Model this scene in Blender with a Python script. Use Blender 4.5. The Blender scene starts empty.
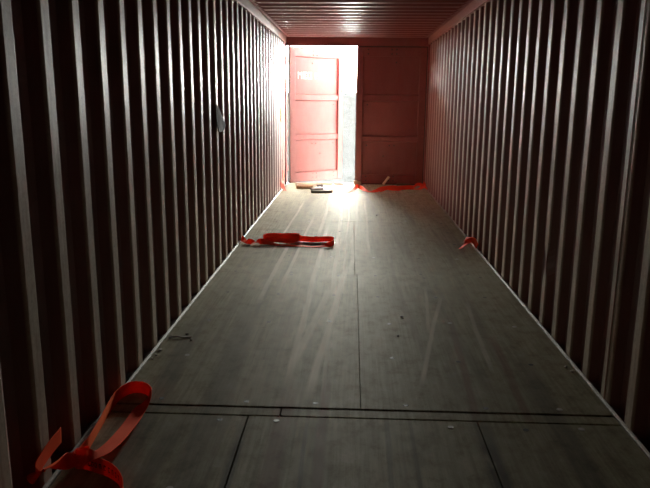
import bpy, bmesh, math, random
from mathutils import Vector, Matrix
random.seed(7)
scene = bpy.context.scene
col = scene.collection

# ------------------------------------------------------------------ camera
F_PX, PITCH, YAW, ROLL = 661.8, 0.21371, -0.03837, 0.0087
CAM = Vector((-0.0634, 0.0, 1.406))
fw = Vector((math.sin(YAW) * math.cos(PITCH), math.cos(YAW) * math.cos(PITCH), -math.sin(PITCH)))
rt = fw.cross(Vector((0, 0, 1))).normalized()
up = rt.cross(fw)
r2 = math.cos(ROLL) * rt + math.sin(ROLL) * up
u2 = -math.sin(ROLL) * rt + math.cos(ROLL) * up
cd = bpy.data.cameras.new('camera')
cd.sensor_width = 36.0
cd.lens = F_PX / 650 * 36.0
cd.clip_start = 0.05
cam = bpy.data.objects.new('camera', cd)
m3 = Matrix((r2, u2, -fw)).transposed()
cam.matrix_world = Matrix.Translation(CAM) @ m3.to_4x4()
col.objects.link(cam)
scene.camera = cam

# ------------------------------------------------------------------ sky and exposure
SKY = 235.0
w = bpy.data.worlds.new('overcast_sky')
scene.world = w
w.use_nodes = True
bg = w.node_tree.nodes['Background']
bg.inputs['Color'].default_value = (0.985, 1.0, 0.935, 1)
bg.inputs['Strength'].default_value = SKY
# sampling portal in the door opening (emits nothing: it only guides the sky's samples through the gap)
pl = bpy.data.lights.new('door_portal', 'AREA')
pl.shape = 'RECTANGLE'; pl.size = 1.20; pl.size_y = 2.30
pl.cycles.is_portal = True
po = bpy.data.objects.new('door_portal', pl)
po.location = (-0.575, 11.363 + .05, 1.142); po.rotation_euler = (-math.pi / 2, 0, 0)
col.objects.link(po)
scene.view_settings.view_transform = 'Standard'
scene.view_settings.look = 'None'
scene.view_settings.gamma = 1.0
scene.view_settings.use_curve_mapping = False
scene.view_settings.exposure = 0.2
cy = scene.cycles
cy.use_denoising = True
cy.max_bounces = 16
cy.diffuse_bounces = 8
cy.glossy_bounces = 8
cy.sample_clamp_indirect = 0
cy.sample_clamp_direct = 0
cy.caustics_reflective = True
cy.blur_glossy = 0.5

# ------------------------------------------------------------------ materials
def ramp(nt, stops, interp='LINEAR'):
    n = nt.nodes.new('ShaderNodeValToRGB')
    cr = n.color_ramp
    cr.interpolation = interp
    while len(cr.elements) > 1:
        cr.elements.remove(cr.elements[-1])
    cr.elements[0].position = stops[0][0]
    cr.elements[0].color = stops[0][1]
    for p, c in stops[1:]:
        e = cr.elements.new(p)
        e.color = c
    return n

def g(v): return (v, v, v, 1)

class Mat:
    def __init__(s, name):
        s.m = bpy.data.materials.new(name)
        s.m.use_nodes = True
        s.nt = s.m.node_tree
        s.N = s.nt.nodes
        s.L = s.nt.links
        s.b = s.N['Principled BSDF']
    def new(s, t, **kw):
        n = s.N.new(t)
        for k, v in kw.items():
            setattr(n, k, v)
        return n
    def link(s, a, b): s.L.new(a, b)
    def coord(s, scale=(1, 1, 1), src='Object', loc=(0, 0, 0), rot=(0, 0, 0)):
        tc = s.new('ShaderNodeTexCoord')
        if src == 'World':
            ge = s.new('ShaderNodeNewGeometry'); out = ge.outputs['Position']
        else:
            out = tc.outputs[src]
        mp = s.new('ShaderNodeMapping')
        mp.inputs['Scale'].default_value = scale
        mp.inputs['Location'].default_value = loc
        mp.inputs['Rotation'].default_value = rot
        s.link(out, mp.inputs['Vector'])
        return mp.outputs['Vector']
    def noise(s, vec, scale=1, detail=4, rough=.55, dist=0):
        n = s.new('ShaderNodeTexNoise')
        n.inputs['Scale'].default_value = scale
        n.inputs['Detail'].default_value = detail
        n.inputs['Roughness'].default_value = rough
        n.inputs['Distortion'].default_value = dist
        s.link(vec, n.inputs['Vector'])
        return n.outputs['Fac']
    def ramp(s, fac, stops):
        n = ramp(s.nt, stops)
        s.link(fac, n.inputs['Fac'])
        return n.outputs['Color']
    def mix(s, fac, a, b, mode='MIX'):
        n = s.new('ShaderNodeMix', data_type='RGBA', blend_type=mode)
        for sock, v in ((n.inputs[0], fac), (n.inputs[6], a), (n.inputs[7], b)):
            if hasattr(v, 'is_output'):
                s.link(v, sock)
            else:
                sock.default_value = v
        return n.outputs[2]
    def math(s, op, a, b=0.0, c=0.0):
        n = s.new('ShaderNodeMath', operation=op)
        for sock, v in zip(n.inputs, (a, b, c)):
            if hasattr(v, 'is_output'):
                s.link(v, sock)
            else:
                sock.default_value = v
        return n.outputs[0]
    def color(s, v):
        if hasattr(v, 'is_output'): s.link(v, s.b.inputs['Base Color'])
        else: s.b.inputs['Base Color'].default_value = v
    def rough(s, v):
        if hasattr(v, 'is_output'): s.link(v, s.b.inputs['Roughness'])
        else: s.b.inputs['Roughness'].default_value = v
    def bump(s, h, strength=.3, dist=.005):
        n = s.new('ShaderNodeBump')
        n.inputs['Strength'].default_value = strength
        n.inputs['Distance'].default_value = dist
        s.link(h, n.inputs['Height'])
        s.link(n.outputs['Normal'], s.b.inputs['Normal'])

def paint(name, base, dusty, wear_amt=.5, rough=.42, scale=1.0, bumpy=.25):
    M = Mat(name)
    v = M.coord(src='World')
    n1 = M.noise(M.coord((3, 3, .9), 'World'), 2.2 * scale, 6, .6)
    n2 = M.noise(v, 38 * scale, 4, .6)
    c = M.mix(M.ramp(n1, [(.38, g(0)), (.68, g(wear_amt))]), base, dusty)
    dark = tuple(x * .55 for x in base[:3]) + (1,)
    c = M.mix(M.ramp(n2, [(.55, g(0)), (.75, g(.5))]), c, dark)
    M.color(c)
    M.rough(M.ramp(n1, [(.3, g(rough)), (.75, g(rough + .18))]))
    M.bump(n2, bumpy, .003)
    return M.m

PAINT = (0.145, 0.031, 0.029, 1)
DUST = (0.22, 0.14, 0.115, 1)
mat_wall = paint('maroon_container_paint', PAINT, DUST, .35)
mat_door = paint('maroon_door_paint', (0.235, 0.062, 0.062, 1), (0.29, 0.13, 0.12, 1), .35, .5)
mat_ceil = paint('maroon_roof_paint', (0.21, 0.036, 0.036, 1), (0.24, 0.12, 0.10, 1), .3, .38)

# rib faces: the proud strip of every fold is a paler, dull grey
M = Mat('pale_faced_rib_paint')
tc = M.new('ShaderNodeTexCoord')
sep = M.new('ShaderNodeSeparateXYZ')
M.link(tc.outputs['Object'], sep.inputs['Vector'])
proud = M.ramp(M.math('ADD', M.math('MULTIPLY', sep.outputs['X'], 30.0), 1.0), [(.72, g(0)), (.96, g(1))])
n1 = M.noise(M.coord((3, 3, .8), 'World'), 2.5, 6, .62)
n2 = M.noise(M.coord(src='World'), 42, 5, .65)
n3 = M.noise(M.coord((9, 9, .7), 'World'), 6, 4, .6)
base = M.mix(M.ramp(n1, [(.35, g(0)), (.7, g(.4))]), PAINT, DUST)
pale_face = M.mix(M.ramp(n2, [(.35, g(0)), (.7, g(1))]), (0.48, 0.405, 0.31, 1), (0.63, 0.57, 0.455, 1))
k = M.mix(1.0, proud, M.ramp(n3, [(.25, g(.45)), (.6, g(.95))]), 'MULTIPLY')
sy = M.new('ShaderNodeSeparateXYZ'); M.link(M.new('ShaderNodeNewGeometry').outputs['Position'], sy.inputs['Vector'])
k = M.mix(1.0, k, M.ramp(M.math('DIVIDE', sy.outputs['Y'], 11.4), [(.5, g(1)), (.88, g(.25))]), 'MULTIPLY')   # pale grey gives way to maroon towards the doors
c = M.mix(k, base, pale_face)
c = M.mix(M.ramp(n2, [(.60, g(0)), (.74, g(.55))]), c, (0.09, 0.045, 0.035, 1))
M.color(c)
M.rough(M.ramp(n1, [(.3, g(.40)), (.75, g(.55))]))
M.bump(n2, .25, .003)
mat_rib = M.m

def metal_paint(name, colr, rough=.5, noise_scale=30, var=.35):
    M = Mat(name)
    n = M.noise(M.coord(src='World'), noise_scale, 5, .6)
    d = tuple(x * (1 - var) for x in colr[:3]) + (1,)
    M.color(M.mix(M.ramp(n, [(.35, g(0)), (.7, g(1))]), colr, d))
    M.rough(rough)
    M.bump(n, .2, .002)
    return M.m

mat_rail = metal_paint('dusty_rail_paint', (0.36, 0.19, 0.14, 1), .45)
mat_bead = metal_paint('pale_floor_sealant', (0.36, 0.31, 0.245, 1), .6, 45, .5)
mat_rubber = metal_paint('door_gasket_rubber', (0.030, 0.018, 0.016, 1), .65)
mat_bolt = metal_paint('dark_bolt_steel', (0.10, 0.05, 0.045, 1), .4)
mat_screw_pale = metal_paint('bright_screw_steel', (0.62, 0.60, 0.54, 1), .45)
mat_screw_dark = metal_paint('rusty_screw_steel', (0.02, 0.016, 0.013, 1), .6)
mat_under = metal_paint('dark_underfloor_steel', (0.02, 0.016, 0.014, 1), .8)
mat_white_paint = metal_paint('white_stencil_paint', (0.62, 0.52, 0.50, 1), .6)
mat_black_ink = metal_paint('black_webbing_ink', (0.012, 0.008, 0.008, 1), .8)
mat_yellow = metal_paint('yellow_paper', (0.62, 0.30, 0.02, 1), .8, 12, .25)
mat_flap = metal_paint('dark_torn_plastic', (0.022, 0.014, 0.014, 1), .9, 20, .5)
mat_crumb = metal_paint('pale_wood_crumb', (0.6, 0.55, 0.47, 1), .8)

# plywood floor with scrapes along the length
M = Mat('worn_plywood_floor')
pos = M.new('ShaderNodeNewGeometry').outputs['Position']
sp = M.new('ShaderNodeSeparateXYZ')
M.link(pos, sp.inputs['Vector'])
X, Y = sp.outputs['X'], sp.outputs['Y']
gr = M.noise(M.coord((60, 2.0, 1), 'World'), 1, 6, .65, .3)          # fine lengthwise grain
gr2 = M.noise(M.coord((7, .35, 1), 'World'), 1, 5, .6, .4)           # broad lengthwise bands
bl = M.noise(M.coord((1.6, 1.2, 1), 'World'), 1.5, 6, .6)            # blotches
fi = M.noise(M.coord(src='World'), 55, 5, .7)
base = M.mix(M.ramp(gr, [(.36, g(0)), (.64, g(1))]), (0.265, 0.255, 0.150, 1), (0.48, 0.46, 0.295, 1))
mo = M.noise(M.coord((7, 5, 1), 'World'), 1.6, 9, .72)                # scuffed mottling
base = M.mix(M.ramp(bl, [(.40, g(0)), (.62, g(.5))]), base, (0.43, 0.415, 0.28, 1))
base = M.mix(M.ramp(mo, [(.49, g(0)), (.68, g(.7))]), base, (0.125, 0.105, 0.068, 1))
base = M.mix(M.ramp(mo, [(.30, g(.6)), (.44, g(0))]), base, (0.60, 0.55, 0.42, 1))
oi = M.new('ShaderNodeObjectInfo')
base = M.mix(M.math('MULTIPLY', oi.outputs['Random'], .3), base, (0.22, 0.20, 0.12, 1))
base = M.mix(M.ramp(gr2, [(.52, g(0)), (.66, g(.65))]), base, (0.15, 0.13, 0.095, 1))   # dark tyre rubs
base = M.mix(M.ramp(fi, [(.56, g(0)), (.72, g(.45))]), base, (0.10, 0.085, 0.07, 1))
wob = M.math('MULTIPLY', M.math('SUBTRACT', M.noise(M.coord((.6, .7, 1), 'World'), 1, 3, .5), .5), .05)
brk = M.ramp(M.noise(M.coord((5, 1.5, 1), 'World'), 1, 4, .6), [(.22, g(.2)), (.38, g(1))])
def streak(x0, y0, x1, y1, width, amt, colr, base):
    # a scrape or rub on the wood from (x0, y0) to (x1, y1)
    sl = (x1 - x0) / (y1 - y0)
    ln = M.math('ADD', M.math('MULTIPLY', M.math('SUBTRACT', Y, y0), sl), x0)
    d = M.math('ABSOLUTE', M.math('ADD', M.math('SUBTRACT', X, ln), wob))
    k = M.ramp(M.math('DIVIDE', d, width * 1.45), [(.45, g(1)), (1, g(0))])
    a = M.ramp(M.math('DIVIDE', M.math('SUBTRACT', Y, y0), y1 - y0), [(0, g(0)), (.12, g(1)), (.85, g(1)), (1, g(0))])
    k = M.math('MULTIPLY', M.math('MULTIPLY', k, brk), M.math('MULTIPLY', a, amt))
    return M.mix(k, base, colr)
W1 = (0.90, 0.86, 0.72, 1)
R1 = (0.17, 0.06, 0.045, 1)
D1 = (0.055, 0.045, 0.035, 1)
for x0, y0, x1, y1, wd, am, cc in (
    (-.262, 2.88, -.085, 5.6, .020, .95, W1), (-.185, 4.6, -.186, 9.8, .017, .85, W1), (-.186, 2.9, -.180, 4.4, .010, .6, W1),
    (-.375, 2.88, -.325, 7.6, .018, .75, W1), (-.37, 3.3, -.20, 5.0, .022, .65, W1), (-.71, 4.4, -.66, 7.0, .016, .6, W1),
    (-.58, 4.9, -.52, 8.2, .014, .6, W1), (.30, 3.1, .62, 4.75, .012, .55, W1), (.44, 3.9, .53, 5.0, .010, .35, W1),
    (-.05, 5.2, .04, 9.8, .018, .6, W1), (.12, 6.0, .14, 9.6, .012, .5, W1), (-.40, 6.8, -.36, 10.4, .018, .6, W1),
    (-.11, 5.3, -.08, 9.0, .010, .6, W1), (-.80, 6.0, -.72, 9.4, .012, .5, W1), (.70, 3.3, .78, 4.6, .012, .3, W1),
    (-.353, .4, -.352, 3.2, .040, .75, R1), (-.165, .4, -.172, 3.4, .020, .8, R1), (.515, 2.7, .62, 4.3, .018, .55, R1), (.75, 2.7, .82, 3.9, .02, .5, R1),
    (-.82, .4, -1.06, 4.2, .045, .5, D1), (-.62, .4, -.76, 4.6, .055, .45, D1), (-.90, .4, -.80, 2.9, .04, .5, D1), (.83, .4, .90, 3.7, .05, .45, D1),
    (-.232, .4, -.238, 2.9, .008, .85, D1), (.10, 1.2, .12, 2.9, .010, .6, D1), (.22, 1.2, .22, 2.9, .008, .6, D1), (.505, .1, .53, 2.9, .035, .95, D1), (-.512, .1, -.515, 2.9, .02, .9, D1),
    (.66, 2.9, .52, 5.2, .03, .3, D1)):
    base = streak(x0, y0, x1, y1, wd, am, cc, base)
bn = M.new('ShaderNodeBump'); bn.inputs['Strength'].default_value = .3; bn.inputs['Distance'].default_value = .002
M.link(M.mix(.5, gr, fi), bn.inputs['Height'])
df = M.new('ShaderNodeBsdfDiffuse'); df.inputs['Roughness'].default_value = .6
gl = M.new('ShaderNodeBsdfGlossy'); gl.inputs['Color'].default_value = (.9, .88, .82, 1)
gl.inputs['Roughness'].default_value = .58
M.link(base, df.inputs['Color']); M.link(bn.outputs[0], df.inputs['Normal']); pass
mx = M.new('ShaderNodeMixShader')
lw = M.new('ShaderNodeLayerWeight'); lw.inputs['Blend'].default_value = .5
M.link(M.math('ADD', M.ramp(mo, [(.35, g(.07)), (.65, g(.04))]), M.math('MULTIPLY', M.math('POWER', lw.outputs['Facing'], 6.0), .14)), mx.inputs[0])
M.link(df.outputs[0], mx.inputs[1]); M.link(gl.outputs[0], mx.inputs[2])
M.link(mx.outputs[0], M.N['Material Output'].inputs['Surface'])
M.N.remove(M.b)
mat_floor = M.m

# webbing
M = Mat('red_polyester_webbing')
uv = M.coord((1, 1, 1), 'UV')
wv = M.new('ShaderNodeTexWave', wave_type='BANDS', bands_direction='DIAGONAL')
wv.inputs['Scale'].default_value = 60
M.link(uv, wv.inputs['Vector'])
n = M.noise(M.coord(src='World'), 14, 4, .6)
colr = M.mix(M.ramp(n, [(.3, g(0)), (.75, g(1))]), (0.80, 0.045, 0.022, 1), (0.90, 0.11, 0.045, 1))
M.color(colr)
M.rough(.6)
M.b.inputs['Specular IOR Level'].default_value = .15
M.b.inputs['Sheen Weight'].default_value = .7
M.b.inputs['Sheen Roughness'].default_value = .4
M.b.inputs['Sheen Tint'].default_value = (1.0, .27, .09, 1)
M.bump(wv.outputs['Fac'], .15, .001)
tr = M.new('ShaderNodeBsdfTranslucent')
tr.inputs['Color'].default_value = (1.0, 0.11, 0.045, 1)
mx = M.new('ShaderNodeMixShader')
mx.inputs[0].default_value = .34
M.link(M.b.outputs[0], mx.inputs[1]); M.link(tr.outputs[0], mx.inputs[2])
M.link(mx.outputs[0], M.N['Material Output'].inputs['Surface'])
mat_strap = M.m

def wood(name, a, b, rough=.6):
    M = Mat(name)
    n = M.noise(M.coord((2.5, 30, 30)), 1, 6, .65, .4)
    n2 = M.noise(M.coord(), 9, 4, .6)
    c = M.mix(M.ramp(n, [(.3, g(0)), (.7, g(1))]), a, b)
    M.color(M.mix(M.ramp(n2, [(.5, g(0)), (.75, g(.4))]), c, tuple(x * .5 for x in a[:3]) + (1,)))
    M.rough(rough)
    M.bump(n, .3, .003)
    return M.m
mat_wood_tan = wood('tan_pine', (0.42, 0.25, 0.12, 1), (0.56, 0.36, 0.19, 1))
mat_wood_pale = wood('pale_pine', (0.62, 0.47, 0.32, 1), (0.74, 0.60, 0.44, 1))
mat_wood_dark = wood('dark_weathered_wood', (0.10, 0.065, 0.045, 1), (0.18, 0.12, 0.08, 1))
mat_wood_brown = wood('brown_wood', (0.22, 0.10, 0.06, 1), (0.32, 0.16, 0.10, 1))

# outside
M = Mat('rough_render_wall')
n = M.noise(M.coord(src='World'), 6, 8, .75)
n2 = M.new('ShaderNodeTexVoronoi'); n2.inputs['Scale'].default_value = 11
M.link(M.coord(src='World'), n2.inputs['Vector'])
c = M.mix(M.ramp(n, [(.35, g(0)), (.65, g(1))]), (0.0025, 0.0032, 0.0035, 1), (0.013, 0.0155, 0.017, 1))
M.color(M.mix(M.ramp(n2.outputs['Distance'], [(.1, g(.5)), (.5, g(0))]), c, (0.017, 0.020, 0.021, 1)))
M.rough(.9)
M.bump(n, .8, .03)
mat_outwall = M.m
mat_ground = metal_paint('grey_yard_concrete', (0.34, 0.33, 0.31, 1), .9, 3, .3)
mat_shade_wall = metal_paint('pale_shade_wall', (0.55, 0.53, 0.50, 1), .9, 3, .2)  # for the added shading walls either side of the doors
M = Mat('white_plastic_film')
M.color((0.82, 0.86, 0.90, 1)); M.rough(.3)
nn = M.noise(M.coord(src='World'), 25, 3, .5); M.bump(nn, .3, .004)
mat_film = M.m

# ------------------------------------------------------------------ helpers
def obj(name, bm, mat, parent=None, smooth=False):
    me = bpy.data.meshes.new(name)
    bmesh.ops.recalc_face_normals(bm, faces=bm.faces)
    bm.to_mesh(me); bm.free()
    if smooth:
        for p in me.polygons: p.use_smooth = True
    me.materials.append(mat)
    return link(name, me, parent)

def link(name, me, parent=None, loc=None, rot=None):
    o = bpy.data.objects.new(name, me)
    col.objects.link(o)
    if parent is not None: o.parent = parent
    if loc is not None: o.location = loc
    if rot is not None: o.rotation_euler = rot
    return o

def empty(name, loc=(0, 0, 0), rot=(0, 0, 0)):
    o = bpy.data.objects.new(name, None)
    o.empty_display_size = .1
    col.objects.link(o)
    o.location = loc; o.rotation_euler = rot
    return o

def struct(o, label=None):
    o['kind'] = 'structure'
    if label: o['label'] = label
    return o

def tag(o, label, cat, group=None):
    o['label'] = label; o['category'] = cat
    if group: o['group'] = group
    return o

def box(bm, x0, x1, y0, y1, z0, z1, bev=0):
    vs = [bm.verts.new((x, y, z)) for x in (x0, x1) for y in (y0, y1) for z in (z0, z1)]
    fs = []
    for f in ((0, 1, 3, 2), (4, 6, 7, 5), (0, 4, 5, 1), (2, 3, 7, 6), (0, 2, 6, 4), (1, 5, 7, 3)):
        fs.append(bm.faces.new([vs[i] for i in f]))
    if bev:
        es = {e for f in fs for e in f.edges}
        bmesh.ops.bevel(bm, geom=list(es), offset=bev, segments=1, affect='EDGES', profile=.5)
    return bm

def boxobj(name, b, mat, parent=None, bev=0):
    return obj(name, box(bmesh.new(), *b, bev), mat, parent)

def cyl(bm, p, axis, r, h, n=10):
    axis = Vector(axis).normalized()
    a = axis.orthogonal().normalized(); b = axis.cross(a)
    p = Vector(p)
    lo, hi = [], []
    for i in range(n):
        t = 2 * math.pi * i / n
        d = a * math.cos(t) + b * math.sin(t)
        lo.append(bm.verts.new(p + d * r)); hi.append(bm.verts.new(p + d * r * .8 + axis * h))
    for i in range(n):
        j = (i + 1) % n
        bm.faces.new((lo[i], lo[j], hi[j], hi[i]))
    bm.faces.new(hi); bm.faces.new(lo[::-1])
    return bm

# ------------------------------------------------------------------ container shell
HW, H, D, Y0 = 1.176, 2.40, 11.363, -0.67      # half width, height, door plane, blind end
DEP = 0.036                                     # depth of the wall folds
ZR = 2.315                                      # underside of the top side rails

def rib_bm(z0, z1, zs=(), fn=None, dep=DEP, flat=.035, foot=.103):
    """one trapezoid fold of the sheet, proud face at local x = 0, foot at x = -dep"""
    r = .006
    prof = [(-dep - .004, -foot - .006), (-dep, -foot), (-.004, -flat - r), (0, -flat + r * .6),
            (0, flat - r * .6), (-.004, flat + r), (-dep, foot), (-dep - .004, foot + .006)]
    bm = bmesh.new()
    rings = []
    for z in [z0] + list(zs) + [z1]:
        ring = []
        for x, y in prof:
            p = Vector((x, y, z))
            if fn: p = fn(p)
            ring.append(bm.verts.new(p))
        rings.append(ring)
    for a, b in zip(rings, rings[1:]):
        for i in range(len(prof)):
            j = (i + 1) % len(prof)
            bm.faces.new((a[i], a[j], b[j], b[i]))
    bm.faces.new(rings[0]); bm.faces.new(rings[-1][::-1])
    return bm

def mesh_from(name, bm, mat):
    me = bpy.data.meshes.new(name)
    bmesh.ops.recalc_face_normals(bm, faces=bm.faces)
    bm.to_mesh(me); bm.free(); me.materials.append(mat)
    return me

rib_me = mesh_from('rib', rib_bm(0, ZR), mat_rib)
def dent(p):
    k = math.exp(-((p.z - .41) / .075) ** 2)
    if p.x > -.02:
        p.x -= .010 * k
        p.y = p.y * (1 - .62 * k) - .016 * k + (.010 if p.z < .41 else 0) * (1 - k) * math.exp(-abs(p.z - .41) / .4)
    return p
dent_me = mesh_from('dented_rib', rib_bm(0, ZR, [.05 + .04 * i for i in range(22)], dent), mat_rib)

# left wall
def sheet(name, side):
    x0, x1 = sorted((side * (HW + DEP), side * (HW + DEP + .03)))
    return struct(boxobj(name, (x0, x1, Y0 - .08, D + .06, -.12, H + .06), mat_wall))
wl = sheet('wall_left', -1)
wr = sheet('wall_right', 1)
y = 2.185 - .278 * 9
while y < D - .12:
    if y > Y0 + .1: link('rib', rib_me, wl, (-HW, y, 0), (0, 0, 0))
    y += .2785
y = 3.021 - .278 * 12
k = -12
while y < D - .12:
    if y > Y0 + .1:
        if k == 4:
            o = link('dented_rib', dent_me, wr, (HW, y, 0), (0, 0, math.pi)); o['label'] = 'wall rib kinked by a dent low down'
        elif k == 0:
            # two sheets meet on this fold: welded seam down its face
            bm = rib_bm(0, ZR, flat=.045)
            seam = link('rib', mesh_from('seam_rib', bm, mat_rib), wr, (HW, y, 0), (0, 0, math.pi))
            boxobj('weld_seam', (-.002, .004, .004, .011, 0, ZR), mat_rail, seam)
        else:
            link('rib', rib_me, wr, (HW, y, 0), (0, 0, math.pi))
    y += .278; k += 1
# blind end behind the camera
wf = struct(boxobj('wall_back', (-HW - .06, HW + .06, Y0 - .08, Y0 - .05, -.12, H + .06), mat_wall))
x = -.98
while x < 1.1:
    link('rib', rib_me, wf, (x, Y0, 0), (0, 0, math.pi / 2))
    x += .28

# roof
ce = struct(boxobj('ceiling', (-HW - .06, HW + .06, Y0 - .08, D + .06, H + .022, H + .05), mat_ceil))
rbm = bmesh.new()
prof = [(-.024, -.112), (-.022, -.108), (-.003, -.052), (0, -.046), (0, .046), (-.003, .052), (-.022, .108), (-.024, .112)]
rings = []
for xx, k in ((-1.13, .05), (-1.06, 1), (1.06, 1), (1.13, .05)):
    rings.append([rbm.verts.new((xx, b, H + .022 - (a + .024) / .024 * .036 * k)) for a, b in prof])
for a, b in zip(rings, rings[1:]):
    for i in range(8):
        j = (i + 1) % 8
        rbm.faces.new((a[i], a[j], b[j], b[i]))
rbm.faces.new(rings[0]); rbm.faces.new(rings[-1][::-1])
roof_me = mesh_from('roof_rib', rbm, mat_ceil)
y = 7.168 - .283 * 27
while y < D - .30:
    if y > Y0 + .1: link('roof_rib', roof_me, ce, (0, y, 0))
    y += .283

# rails, posts, header, sill
trims = [
    ('trim_1', (-HW - .05, -HW + .012, Y0 - .05, D, ZR, H + .03), mat_rail, .006),
    ('trim_2', (HW - .012, HW + .05, Y0 - .05, D, ZR, H + .03), mat_rail, .006),
    ('trim_3', (-HW - .06, HW + .06, D - .02, D + .075, 2.285, H + .05), mat_door, .006),     # header
    ('trim_4', (-HW - .06, HW + .06, D - .01, D + .16, -.14, -.002), mat_rail, .006),         # sill
    ('trim_5', (-HW - .06, -HW + .006, D - .07, D + .075, -.14, 2.30), mat_door, .006),       # corner posts
    ('trim_6', (HW - .006, HW + .06, D - .07, D + .075, -.14, 2.30), mat_door, .006)]
for nm, b, mt, bv in trims:
    struct(boxobj(nm, b, mt, None, bv))
for nm, s in (('baseboard_left', -1), ('baseboard_right', 1)):
    bm = bmesh.new()
    pr = [(s * (HW - .001), -.03), (s * (HW - .013), -.03), (s * (HW - .013), .003), (s * (HW - .008), .008), (s * (HW - .001), .010)]
    a = [bm.verts.new((x, Y0 - .05, z)) for x, z in pr]; b = [bm.verts.new((x, D, z)) for x, z in pr]
    for i in range(5):
        j = (i + 1) % 5
        bm.faces.new((a[i], a[j], b[j], b[i]))
    bm.faces.new(a); bm.faces.new(b[::-1])
    struct(obj(nm, bm, mat_bead))

# floor: plywood sheets on dark steel, joints open by a few millimetres
fl = struct(boxobj('floor', (-HW - .06, HW + .06, Y0 - .08, D, -.12, -.030), mat_under))
FX = HW - .0135
rows = [(Y0 - .04, .320, (-.40, .40)), (.326, 2.762, (-.512, .522)), (2.861, 5.310, (0.0,)), (5.3125, 7.762, (-.02,)),
        (7.7635, 10.21, (-.40, .41)), (10.2115, D - .012, (0.0,))]
screw_me = {}
for nm, mt, h in (('pale', mat_screw_pale, .003), ('dark', mat_screw_dark, .0015)):
    screw_me[nm] = mesh_from('screw', cyl(bmesh.new(), (0, 0, -.001), (0, 0, 1), .016, h, 9), mt)
for ri, (ya, yb, cuts) in enumerate(rows):
    xs = [-FX] + list(cuts) + [FX]
    for xa, xb in zip(xs, xs[1:]):
        dz = random.uniform(-.0012, .0008)
        gp = (.0035, .003, .0009, .0007, .0006, .0006)[ri]
        pn = obj('plywood_panel', box(bmesh.new(), xa + gp, xb - gp, ya, yb, -.028, dz, .0016), mat_floor, fl)
        n = max(2, round((xb - xa) / .36))
        ylist = [ya + .06, yb - .06] + [ya + (yb - ya) * t for t in (.25, .5, .75)]
        for yy in ylist:
            for i in range(n):
                xx = xa + (xb - xa) * (i + .5) / n + random.uniform(-.05, .05)
                if random.random() < .22: continue
                pale = random.random() < (.6 if ri < 2 else .2)
                link('screw', screw_me['pale' if pale else 'dark'], pn, (xx, yy + random.uniform(-.03, .03), dz))
# narrow make-up strip between the sheets, in two lengths
for xa, xb in ((-FX, -.372), (-.366, FX)):
    obj('floor_strip', box(bmesh.new(), xa, xb, 2.779, 2.850, -.028, -.0025, .0015), mat_floor, fl)

# ------------------------------------------------------------------ doors
bolt_me = mesh_from('bolt', cyl(bmesh.new(), (0, 0, 0), (0, -1, 0), .014, .006, 10), mat_bolt)
def leaf(name, loc, rz, s, label):
    """inner face in the local xz plane at y = 0, hinge edge at x = 0, leaf runs along s*x, thickness towards +y"""
    r = struct(empty(name, loc, (0, 0, rz)), label)
    WD, ZB, ZT = 1.148, .012, 2.272
    def b(nm, x0, x1, y0, y1, z0, z1, mat=mat_door, bev=.005, parent=r):
        xa, xb = sorted((s * x0, s * x1))
        return boxobj(nm, (xa, xb, y0, y1, z0, z1), mat, parent, bev)
    b('stile', 0, .115, 0, .055, ZB, ZT)
    b('stile', WD - .10, WD, 0, .055, ZB, ZT)
    b('top_rail', .115, WD - .10, .008, .055, 2.125, ZT)
    b('bottom_rail', .115, WD - .10, .008, .055, ZB, .165)
    for z0, z1 in ((.165, .735), (.81, 1.41), (1.495, 2.125)):
        b('door_panel', .115, WD - .10, .040, .046, z0 - .02, z1 + .02, mat_door, 0)
    for z0, z1 in ((.735, .81), (1.41, 1.495)):
        bm = bmesh.new()
        xa, xb = sorted((s * .115, s * (WD - .10)))
        pr = [(.044, z0 - .02), (.010, z0), (.010, z1), (.044, z1 + .02), (.055, z1 + .02), (.055, z0 - .02)]
        A = [bm.verts.new((xa, yy, z)) for yy, z in pr]; B = [bm.verts.new((xb, yy, z)) for yy, z in pr]
        for i in range(6):
            j = (i + 1) % 6
            bm.faces.new((A[i], A[j], B[j], B[i]))
        bm.faces.new(A); bm.faces.new(B[::-1])
        obj('cross_rail', bm, mat_door, r)
    b('gasket', -.022, 0, -.006, .030, ZB - .0135, ZT + .0125, mat_rubber, .003)
    b('gasket', WD, WD + .014, .010, .050, ZB, ZT, mat_rubber, .003)
    b('gasket', 0, WD,   .016, .048, ZT - .009, ZT + .016, mat_rubber, 0)
    b('gasket', 0, WD, .016, .048, ZB - .0135, ZB + .009, mat_rubber, 0)
    for x in (.50, .58, .97):
        for z in (2.235, 2.165, .135, .065):
            link('bolt', bolt_me, r, (s * x, .008, z))
    for x, z in ((.50, .66), (.58, .66), (.97, .66), (.68, .48), (.97, 1.34), (.50, 2.03)):
        link('bolt', bolt_me, r, (s * x, .040, z))
    # blade hinges on the outer edge
    for z in (.25, .85, 1.45, 2.05):
        b('hinge', -.016, .10, .055, .066, z - .05, z + .05, mat_door, .003)
    return r
d1 = leaf('door_1', (-1.118, D + .082, 0), math.radians(39.5), 1, 'left container door swung outward with its pink inside face brightly lit')
d2 = leaf('door_2', (1.160, D + .020, 0), 0, -1, 'right container door closed, dark maroon inside face')
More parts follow.
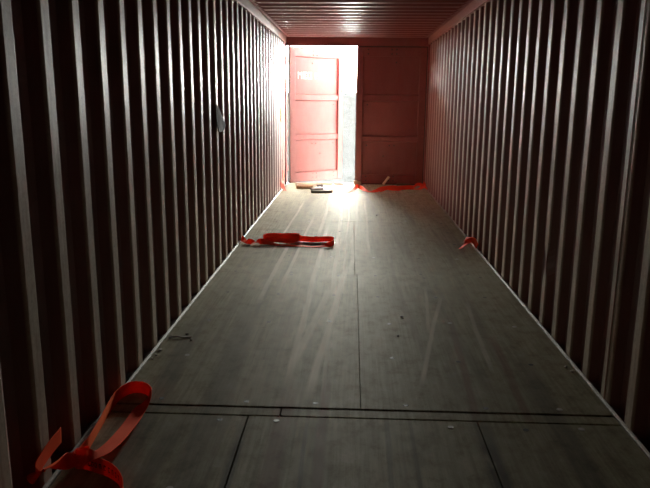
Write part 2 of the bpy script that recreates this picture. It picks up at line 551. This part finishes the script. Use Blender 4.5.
# white stencilled letters, faded, on the top panel of the open leaf
GL = {'M': [(0, 0, .2, 1), (.8, 0, 1, 1), (.2, .55, .5, .85), (.5, .55, .8, .85)], 'E': [(0, 0, .25, 1), (.25, 0, .95, .2), (.25, .4, .8, .6), (.25, .8, .95, 1)],
      'O': [(0, 0, .25, 1), (.75, 0, 1, 1), (.25, 0, .75, .2), (.25, .8, .75, 1)]}
bm = bmesh.new()
xx = .19
for ch in 'MEO ME':
    if ch == ' ':
        xx += .05; continue
    for x0, z0, x1, z1 in GL[ch]:
        box(bm, xx + x0 * .085, xx + x1 * .085, .0385, .0402, 1.76 + z0 * .12, 1.76 + z1 * .12)
    xx += .105
obj('stencilled_letters', bm, mat_white_paint, d1)['label'] = 'faded white stencilled letters'

# ------------------------------------------------------------------ outside
ZG = -1.25
gnd = struct(boxobj('ground', (-30, 30, D - 20, D + 40, ZG - .1, ZG), mat_ground))
cn = struct(boxobj('shade_canopy', (-7.5, 7.5, D - 4.0, 17.6, 4.6, 4.8), mat_ground), 'added roof out of view, shading the open door leaf and outside wall')  # added, unseen slab keeping high sky light off the leaf and outside wall
for px, py in ((-7.2, D - 3.7), (7.2, D - 3.7), (-7.2, 17.3), (7.2, 17.3)):
    boxobj('shade_canopy_post', (px - .1, px + .1, py - .1, py + .1, ZG, 4.6), mat_rail, cn, .01)  # supports of the added slab, also unseen
struct(boxobj('wall_shade_right', (5.4, 5.6, D - 4.2, 17.4, ZG, 3.5), mat_shade_wall))  # added, unseen wall that blocks side sky light from the open leaf
struct(boxobj('wall_shade_left', (-5.6, -5.4, D - 4.2, 17.4, ZG, 3.6), mat_shade_wall))  # added, unseen counterpart that dims the light on the outside wall
ow = struct(boxobj('wall_outside', (-9, 9, 16.0, 16.3, ZG, 1.60), mat_outwall))

# ------------------------------------------------------------------ straps
def catmull(pts, n):
    out = []
    P = [pts[0]] + list(pts) + [pts[-1]]
    for i in range(1, len(P) - 2):
        a, b, c, d = P[i - 1:i + 3]
        for k in range(n):
            t = k / n
            out.append(.5 * ((2 * b) + (c - a) * t + (2 * a - 5 * b + 4 * c - d) * t * t + (3 * b - a - 3 * c + d) * t ** 3))
    out.append(pts[-1])
    return out

def ribbon_bm(keys, width=.05, thick=.0025, n=8, taper=None):
    """keys: (x, y, z, wx, wy, wz): centre line and the direction across the webbing"""
    C = catmull([Vector(k[:3]) for k in keys], n)
    Wd = catmull([Vector(k[3:6]).normalized() for k in keys], n)
    bm = bmesh.new()
    uvl = bm.loops.layers.uv.new('UVMap')
    rings, s = [], 0
    for i, (c, wv_) in enumerate(zip(C, Wd)):
        t = (C[min(i + 1, len(C) - 1)] - C[max(i - 1, 0)])
        if t.length < 1e-6: t = Vector((1, 0, 0))
        t.normalize()
        wv_ = wv_ - t * wv_.dot(t)
        if wv_.length < 1e-4: wv_ = Vector((0, 0, 1))
        wv_.normalize()
        nrm = t.cross(wv_)
        hw = width / 2
        if i: s += (c - C[i - 1]).length
        rings.append(([bm.verts.new(c + wv_ * a * hw + nrm * b * thick / 2) for a, b in ((-1, -1), (1, -1), (1, 1), (-1, 1))], s))
    for (a, sa), (b, sb) in zip(rings, rings[1:]):
        for i in range(4):
            j = (i + 1) % 4
            f = bm.faces.new((a[i], a[j], b[j], b[i]))
            e = bm.edges.get((a[i], b[i]))
            if e: e.smooth = False
            vv = (0, 1, 1, 0)
            for lp, (s_, v_) in zip(f.loops, ((sa, vv[i]), (sa, vv[j]), (sb, vv[j]), (sb, vv[i]))):
                lp[uvl].uv = (s_ / width, v_)
    bm.faces.new(rings[0][0]); bm.faces.new(rings[-1][0][::-1])
    return bm, C

def strap(name, pieces, label, cat='strap', width=.05, parent_base=None):
    """pieces: list of (part name, keys); one piece = one mesh"""
    base = Vector(pieces[0][1][0][:3]); base.z = 0
    if len(pieces) == 1:
        o = obj(name, ribbon_bm(pieces[0][1], width)[0], mat_strap, None, True)
        return tag(o, label, cat)
    r = empty(name)
    for pn, keys in pieces:
        obj(pn, ribbon_bm(keys, width)[0], mat_strap, r, True)
    return tag(r, label, cat)

V = (0, 0, 1)
hz = .027
# near strap: hairpin loop, knot, printed strand on edge, tail against the wall
near_loop = [
    (-1.075, 2.300, .030, .25, -.2, .95), (-1.118, 2.345, .028, .15, 0, 1), (-1.116, 2.43, .028, .1, .0, 1), (-1.130, 2.58, .028, .1, 0, 1),
    (-1.148, 2.76, .029, .05, 0, 1), (-1.150, 2.87, .030, 0, 0, 1), (-1.120, 2.955, .030, 0, 0, 1), (-1.060, 2.965, .030, 0, 0, 1),
    (-1.005, 2.905, .033, .15, 0, 1), (-1.001, 2.827, 0.028, 0.8, 0.1, 0.6), (-1.012, 2.753, 0.014, 1, 0.1, 0.1), (-1.008, 2.617, 0.020, 1, 0.2, 0), (-1.004, 2.482, 0.036, 1, 0.25, 0), (-1.005, 2.372, 0.052, 1, 0.2, 0), (-1.018, 2.300, 0.062, 1, 0, 0), (-1.057, 2.279, 0.060, 1, -0.2, 0),
    (-1.105, 2.285, .045, 1, -.3, 0)]
near_print = [
    (-1.080, 2.350, .032, .1, 0, 1), (-1.122, 2.325, .031, 0, 0, 1), (-1.112, 2.290, .031, 0, 0, 1), (-1.075, 2.284, .031, 0, 0, 1), (-1.030, 2.270, .030, 0, .1, 1),
    (-.958, 2.234, .030, 0, .1, 1), (-.898, 2.175, .030, 0, 0, 1), (-.856, 2.09, .030, 0, 0, 1), (-.850, 1.99, .030, 0, 0, 1), (-.89, 1.89, .030, 0, 0, 1),
    (-.97, 1.84, .030, 0, 0, 1), (-1.05, 1.87, .030, 0, 0, 1)]
near_tail = [
    (-1.105, 2.300, .040, .3, 1, .1), (-1.130, 2.262, .048, .3, 1, .05), (-1.148, 2.20, .075, .6, .8, .15), (-1.156, 2.13, .088, .9, .4, .4),
    (-1.158, 2.085, .090, .5, 0, .9), (-1.163, 2.082, 0.111, 0.1, 0.3, 1), (-1.165, 2.135, 0.123, 0.05, 0.4, 1), (-1.166, 2.213, 0.132, 0.05, 0.2, 1), (-1.167, 2.302, 0.133, 0.05, -0.1, 1)]
st = strap('lashing_strap', [('loop', near_loop), ('printed_strand', near_print), ('tail', near_tail)],
           'red webbing lashing strap with black print in the near left floor corner', width=.064)
# black print on the strand (worn characters, cannot be read in the photo)
bm = bmesh.new()
Cp = catmull([Vector(k[:3]) for k in near_print], 24)
i = 24 * 3 + 4
while i < 24 * 6 - 4:
    c, d = Cp[i], Cp[i + 1]
    t = (d - c).normalized(); nr = Vector((-t.y, t.x, 0))
    for sgn in (-1,):
        if nr.y > 0: nr = -nr
        q = c + nr * .0022
        hgt = .011
        for a0, z0, a1, z1 in random.choice((((0, -1, .25, 1), (.75, -1, 1, 1), (.25, .6, .75, 1)), ((0, -1, .25, 1), (.25, -1, 1, -.6), (.25, .6, 1, 1)),
                                             ((0, -1, .25, 1), (.75, -1, 1, 1), (.25, -1, .75, -.6), (.25, .6, .75, 1)))):
            wdt = .011
            vs = [bm.verts.new(q + t * (a * wdt) + Vector((0, 0, z * hgt))) for a, z in ((a0, z0), (a1, z0), (a1, z1), (a0, z1))]
            bm.faces.new(vs)
    i += 7
pp = [o for o in st.children if o.name.startswith('printed_strand')][0]
obj('printed_text', bm, mat_black_ink, pp)

# middle strap by the left wall
mid_tail = [(-1.165, 6.56, .030, 0, .6, .8), (-1.12, 6.46, .022, .2, 1, .1), (-1.06, 6.42, .026, 0, .3, 1), (-1.00, 6.40, .018, .3, 1, -.2),
            (-.95, 6.42, .028, 0, .2, 1), (-.88, 6.40, .022, 0, .8, .6), (-.80, 6.37, .010, 0, 1, .2), (-.70, 6.35, .006, 0, 1, 0), (-.55, 6.34, .004, 0, 1, 0),
            (-.40, 6.33, .004, 0, 1, 0), (-.31, 6.34, .012, 0, 1, .3), (-.245, 6.38, .028, 0, .2, 1), (-.222, 6.46, .030, 0, 0, 1), (-.235, 6.55, .032, 0, 0, 1),
            (-.30, 6.575, .032, 0, 0, 1), (-.40, 6.555, .029, 0, .1, 1), (-.50, 6.565, .029, 0, .2, 1), (-.60, 6.58, .034, 0, .2, 1), (-.70, 6.60, .036, 0, .3, 1)]
mid_bun = [(-.56, 6.52, .050, 0, .7, .7), (-.62, 6.55, .060, 0, .6, .8), (-.70, 6.56, .052, 0, .7, .7), (-.80, 6.56, .060, 0, .5, .9), (-.90, 6.55, .055, 0, .4, 1),
           (-.935, 6.50, .045, 0, .2, 1), (-.91, 6.46, .038, 0, .3, 1), (-.82, 6.46, .040, 0, .5, .8), (-.72, 6.45, .036, 0, .6, .8), (-.62, 6.46, .040, 0, .5, .9),
           (-.575, 6.50, .056, 0, .4, .9), (-.60, 6.55, .066, 0, .6, .7), (-.70, 6.54, .072, 0, .8, .5), (-.84, 6.52, .070, 0, .8, .5), (-.91, 6.50, .060, 0, .8, .5)]
strap('lashing_strap', [('strand', mid_tail), ('bundle', mid_bun)], 'red webbing strap bunched halfway along the floor with a twisted tail to the left wall', width=.055)
# short end on the right
strap('strap_end', [('strand', [(1.168, 6.30, .040, .2, .3, 1), (1.150, 6.40, .075, .1, .6, .8), (1.115, 6.42, .070, .1, .8, .6), (1.07, 6.38, .045, .2, 1, .3), (1.03, 6.34, .020, .3, 1, .1), (1.00, 6.34, .006, .3, 1, 0)]),
                    ('fold', [(1.09, 6.55, .055, 0, 1, .2), (1.13, 6.46, .078, .3, .8, .4), (1.172, 6.38, .060, .1, .5, 1), (1.185, 6.34, .030, .1, .2, 1)])],
      'short red strap end folded against the foot of the right wall', width=.055)
# far strap across the floor before the doors
far_a = [(-.20, 10.56, .004, .2, 1, 0), (-.10, 10.64, .006, -.4, 1, .1), (-.01, 10.86, .020, -.8, .5, .4), (.045, 11.02, .040, -.5, .1, .9), (.10, 10.92, .032, .5, .5, .7),
         (.16, 10.74, .020, .8, .5, .4), (.23, 10.66, .010, .5, 1, .1), (.33, 10.70, .018, 0, .8, .5), (.42, 10.76, .040, 0, .4, .9), (.52, 10.78, .045, 0, .5, .9),
         (.62, 10.74, .030, 0, .9, .4), (.72, 10.78, .050, 0, .4, .9), (.82, 10.84, .045, 0, .6, .8), (.92, 10.90, .030, 0, 1, .3), (1.02, 10.98, .012, -.3, 1, .1),
         (1.10, 11.06, .030, -.5, .6, .5), (1.15, 11.16, .070, -.3, .3, .9)]
far_b = [(.40, 10.66, .012, 0, 1, .2), (.48, 10.70, .050, 0, .5, .9), (.58, 10.68, .062, 0, .6, .8), (.66, 10.66, .040, 0, .8, .6), (.74, 10.70, .055, 0, .4, .9),
         (.84, 10.74, .060, 0, .5, .9), (.93, 10.82, .050, 0, .6, .8), (.88, 10.92, .030, 0, .8, .5), (.74, 10.92, .030, 0, .6, .8), (.60, 10.88, .045, 0, .4, .9),
         (.48, 10.86, .030, 0, .6, .8)]
far_c = [(1.17, 11.02, .004, 0, 1, 0), (1.12, 11.10, .035, .3, .7, .6), (1.04, 11.17, .055, .3, .6, .7), (.96, 11.14, .020, .2, 1, .3), (.90, 11.06, .006, .2, 1, 0)]
far_a, far_b, far_c = [[(x, y - .36 + .1 * max(0, x - .5), z * 1.35 + .002, a, b, c) for x, y, z, a, b, c in kk] for kk in (far_a, far_b, far_c)]
strap('lashing_strap', [('strand', far_a), ('bundle', far_b), ('tail', far_c)], 'bright red webbing strap strewn across the floor in front of the doors', width=.060)
# red loop at the foot of the left wall near the door
strap('strap_loop', [('strand', [(-1.160, 10.70, .28, 0, 1, .2), (-1.150, 10.62, .20, .1, 1, .1), (-1.150, 10.50, .12, .1, .9, .4), (-1.140, 10.40, .06, .3, .9, .3), (-1.10, 10.34, .012, .5, 1, 0)])],
      'short red strap hanging at the foot of the left wall by the open door', width=.07)

# ------------------------------------------------------------------ things on the walls
bm = bmesh.new()
pts = [(-1.162, 5.42, 1.365), (-1.158, 5.50, 1.352), (-1.152, 5.62, 1.27), (-1.150, 5.76, 1.185), (-1.156, 5.70, 1.150), (-1.150, 5.56, 1.140), (-1.148, 5.44, 1.150), (-1.156, 5.40, 1.25)]
A = [bm.verts.new(p) for p in pts]; B = [bm.verts.new((p[0] - .004, p[1], p[2])) for p in pts]
ca = bm.verts.new((-1.149, 5.53, 1.25)); cb = bm.verts.new((-1.155, 5.53, 1.25))
n = len(pts)
for i in range(n):
    j = (i + 1) % n
    bm.faces.new((A[i], A[j], B[j], B[i])); bm.faces.new((A[i], A[j], ca)); bm.faces.new((B[j], B[i], cb))
tag(obj('torn_flap', bm, mat_flap), 'dark torn flap hanging over one rib of the left wall', 'flap')
tag(boxobj('paper_notice', (-1.1755, -1.1735, 10.48, 10.93, 1.075, 1.30), mat_yellow, None, .0005), 'yellow paper notice stuck on the left wall near the doors', 'notice')

# ------------------------------------------------------------------ loose wood and rubbish by the doors
def plank(name, size, loc, rot, mat, label, cat, group=None):
    bm = box(bmesh.new(), -size[0] / 2, size[0] / 2, -size[1] / 2, size[1] / 2, 0, size[2], min(size) * .08)
    for v in bm.verts:
        v.co += Vector((random.uniform(-1, 1), random.uniform(-1, 1), 0 if v.co.z < size[2] * .5 else random.uniform(-1, 1))) * min(size) * .05
    o = obj(name, bm, mat)
    o.location = loc; o.rotation_euler = [math.radians(a) for a in rot]
    return tag(o, label, cat, group)
plank('wood_block', (.27, .07, .055), (-.815, 10.74, 0), (0, 0, 4), mat_wood_tan, 'tan wooden block lying below the open door', 'block')
plank('wood_board', (.33, .10, .035), (-.52, 10.26, 0), (0, 0, 10), mat_wood_dark, 'dark wooden board, nearest of the loose wood pieces', 'board')
plank('wood_board', (.20, .09, .022), (-.60, 10.33, .0362), (0, 0, 16), mat_wood_dark, 'short dark board lying on top of the nearest loose board', 'board')
plank('wood_block', (.09, .06, .03), (-.58, 10.98, .0), (0, 0, 30), mat_wood_dark, 'small dark wood chunk among white plastic film', 'block')
plank('wood_plank', (.44, .06, .02), (-.80, 11.28, .0), (0, 0, 7), mat_wood_pale, 'pale thin plank along the sill under the open door', 'plank')
plank('wood_plank', (.26, .05, .02), (-.50, 11.32, .0), (0, 0, -6), mat_wood_pale, 'shorter pale plank right of the thin one under the open door', 'plank')
plank('wood_plank', (.18, .06, .02), (-.26, 11.31, .0), (0, 0, 3), mat_wood_brown, 'small brown plank lying in the bright door gap', 'plank')
plank('wood_plank', (.19, .022, .075), (.055, 11.25, .0), (0, 0, -48), mat_wood_brown, 'brown plank offcut standing on edge by the edge of the closed door', 'plank')
plank('wood_plank', (.165, .065, .022), (.545, 11.315, .070), (0, -50, 18), mat_wood_pale, 'pale plank offcut leaning against the closed door', 'plank')
plank('wood_plank', (.23, .05, .03), (.84, 11.325, .0), (0, 0, 2), mat_wood_dark, 'flat dark plank at the foot of the closed door', 'plank')
# crumpled plastic film
bm = bmesh.new()
nx, ny = 14, 9
gv = []
rs = random.Random(4)
for j in range(ny):
    row = []
    for i in range(nx):
        u, v_ = i / (nx - 1), j / (ny - 1)
        e = min(u, 1 - u, v_, 1 - v_)
        row.append(bm.verts.new((-.66 + .32 * u + rs.uniform(-.012, .012), 10.46 + .36 * v_ + rs.uniform(-.014, .014) + .05 * u, .004 + (rs.uniform(.0, .030) if e > 0 else rs.uniform(0, .006)))))
    gv.append(row)
for j in range(ny - 1):
    for i in range(nx - 1):
        bm.faces.new((gv[j][i], gv[j][i + 1], gv[j + 1][i + 1], gv[j + 1][i]))
bmesh.ops.solidify(bm, geom=list(bm.faces), thickness=.002)
tag(obj('plastic_film', bm, mat_film), 'crumpled white plastic film among the loose wood by the doors', 'film')
# crumbs along the foot of the walls
def chip(loc, r, label, mat, seed):
    rs = random.Random(seed)
    bm = bmesh.new()
    bmesh.ops.create_icosphere(bm, subdivisions=1, radius=r)
    for v in bm.verts:
        v.co = Vector((v.co.x * rs.uniform(.6, 1.5), v.co.y * rs.uniform(.6, 1.4), max(v.co.z * rs.uniform(.4, .9), -.35 * r)))
    zmin = min(v.co.z for v in bm.verts)
    for v in bm.verts: v.co.z -= zmin
    o = obj('wood_chip', bm, mat); o.location = loc
    return tag(o, label, 'chip', 'crumbs on the container floor')
for i, (x, yy, r, m_) in enumerate(((-1.135, 3.53, .012, mat_crumb), (-1.14, 3.46, .008, mat_crumb), (-1.145, 3.40, .009, mat_crumb), (-1.13, 3.74, .012, mat_crumb), (-1.05, 3.80, .010, mat_wood_dark),
                                    (-1.00, 3.70, .008, mat_wood_dark), (1.12, 3.42, .010, mat_crumb), (1.135, 3.36, .014, mat_crumb), (.29, 4.22, .012, mat_wood_dark), (.27, 8.2, .014, mat_wood_dark),
                                    (-.42, 6.80, .016, mat_wood_dark), (.24, 3.85, .008, mat_wood_dark))):
    lab = ('larger pale crumb of three by the foot of the left wall', 'smallest pale crumb of three by the foot of the left wall', 'nearest pale crumb of three by the foot of the left wall',
           'pale crumb beside the thin dark twig at the left wall', 'dark crumb just behind the thin twig near the left wall', 'dark crumb in front of the tip of the thin twig',
           'smaller pale crumb by the foot of the right wall', 'larger pale crumb by the foot of the right wall', 'larger dark crumb in mid floor right of the centre joint',
           'dark crumb far down the floor towards the closed door', 'dark crumb just behind the bunched red strap', 'smaller dark crumb in mid floor right of the centre joint')[i]
    chip((x, yy, .0005), r, lab, m_, i)
bm, _ = ribbon_bm([(-1.14, 3.72, .006, 0, 1, 0), (-1.10, 3.735, .010, 0, 1, .3), (-1.06, 3.74, .006, 0, 1, 0), (-1.01, 3.755, .004, 0, 1, 0)], .010, .005, 4)
tag(obj('twig', bm, mat_wood_dark), 'thin dark twig pointing out from the foot of the left wall', 'twig')
# overhead cable outside
bm = bmesh.new()
rings = []
for i in range(25):
    x = -8 + 16 * i / 24
    z = 2.36 + .0012 * (x * x) - .02 * x * .1
    rings.append([bm.verts.new((x, 15.6 + .006 * math.cos(a), z + .008 * math.sin(a))) for a in (0, 1.57, 3.14, 4.71)])
for a, b in zip(rings, rings[1:]):
    for i in range(4):
        j = (i + 1) % 4
        bm.faces.new((a[i], a[j], b[j], b[i]))
bm.faces.new(rings[0]); bm.faces.new(rings[-1][::-1])
tag(obj('overhead_cable', bm, mat_rubber), 'thin dark cable against the white sky in the door gap', 'cable')
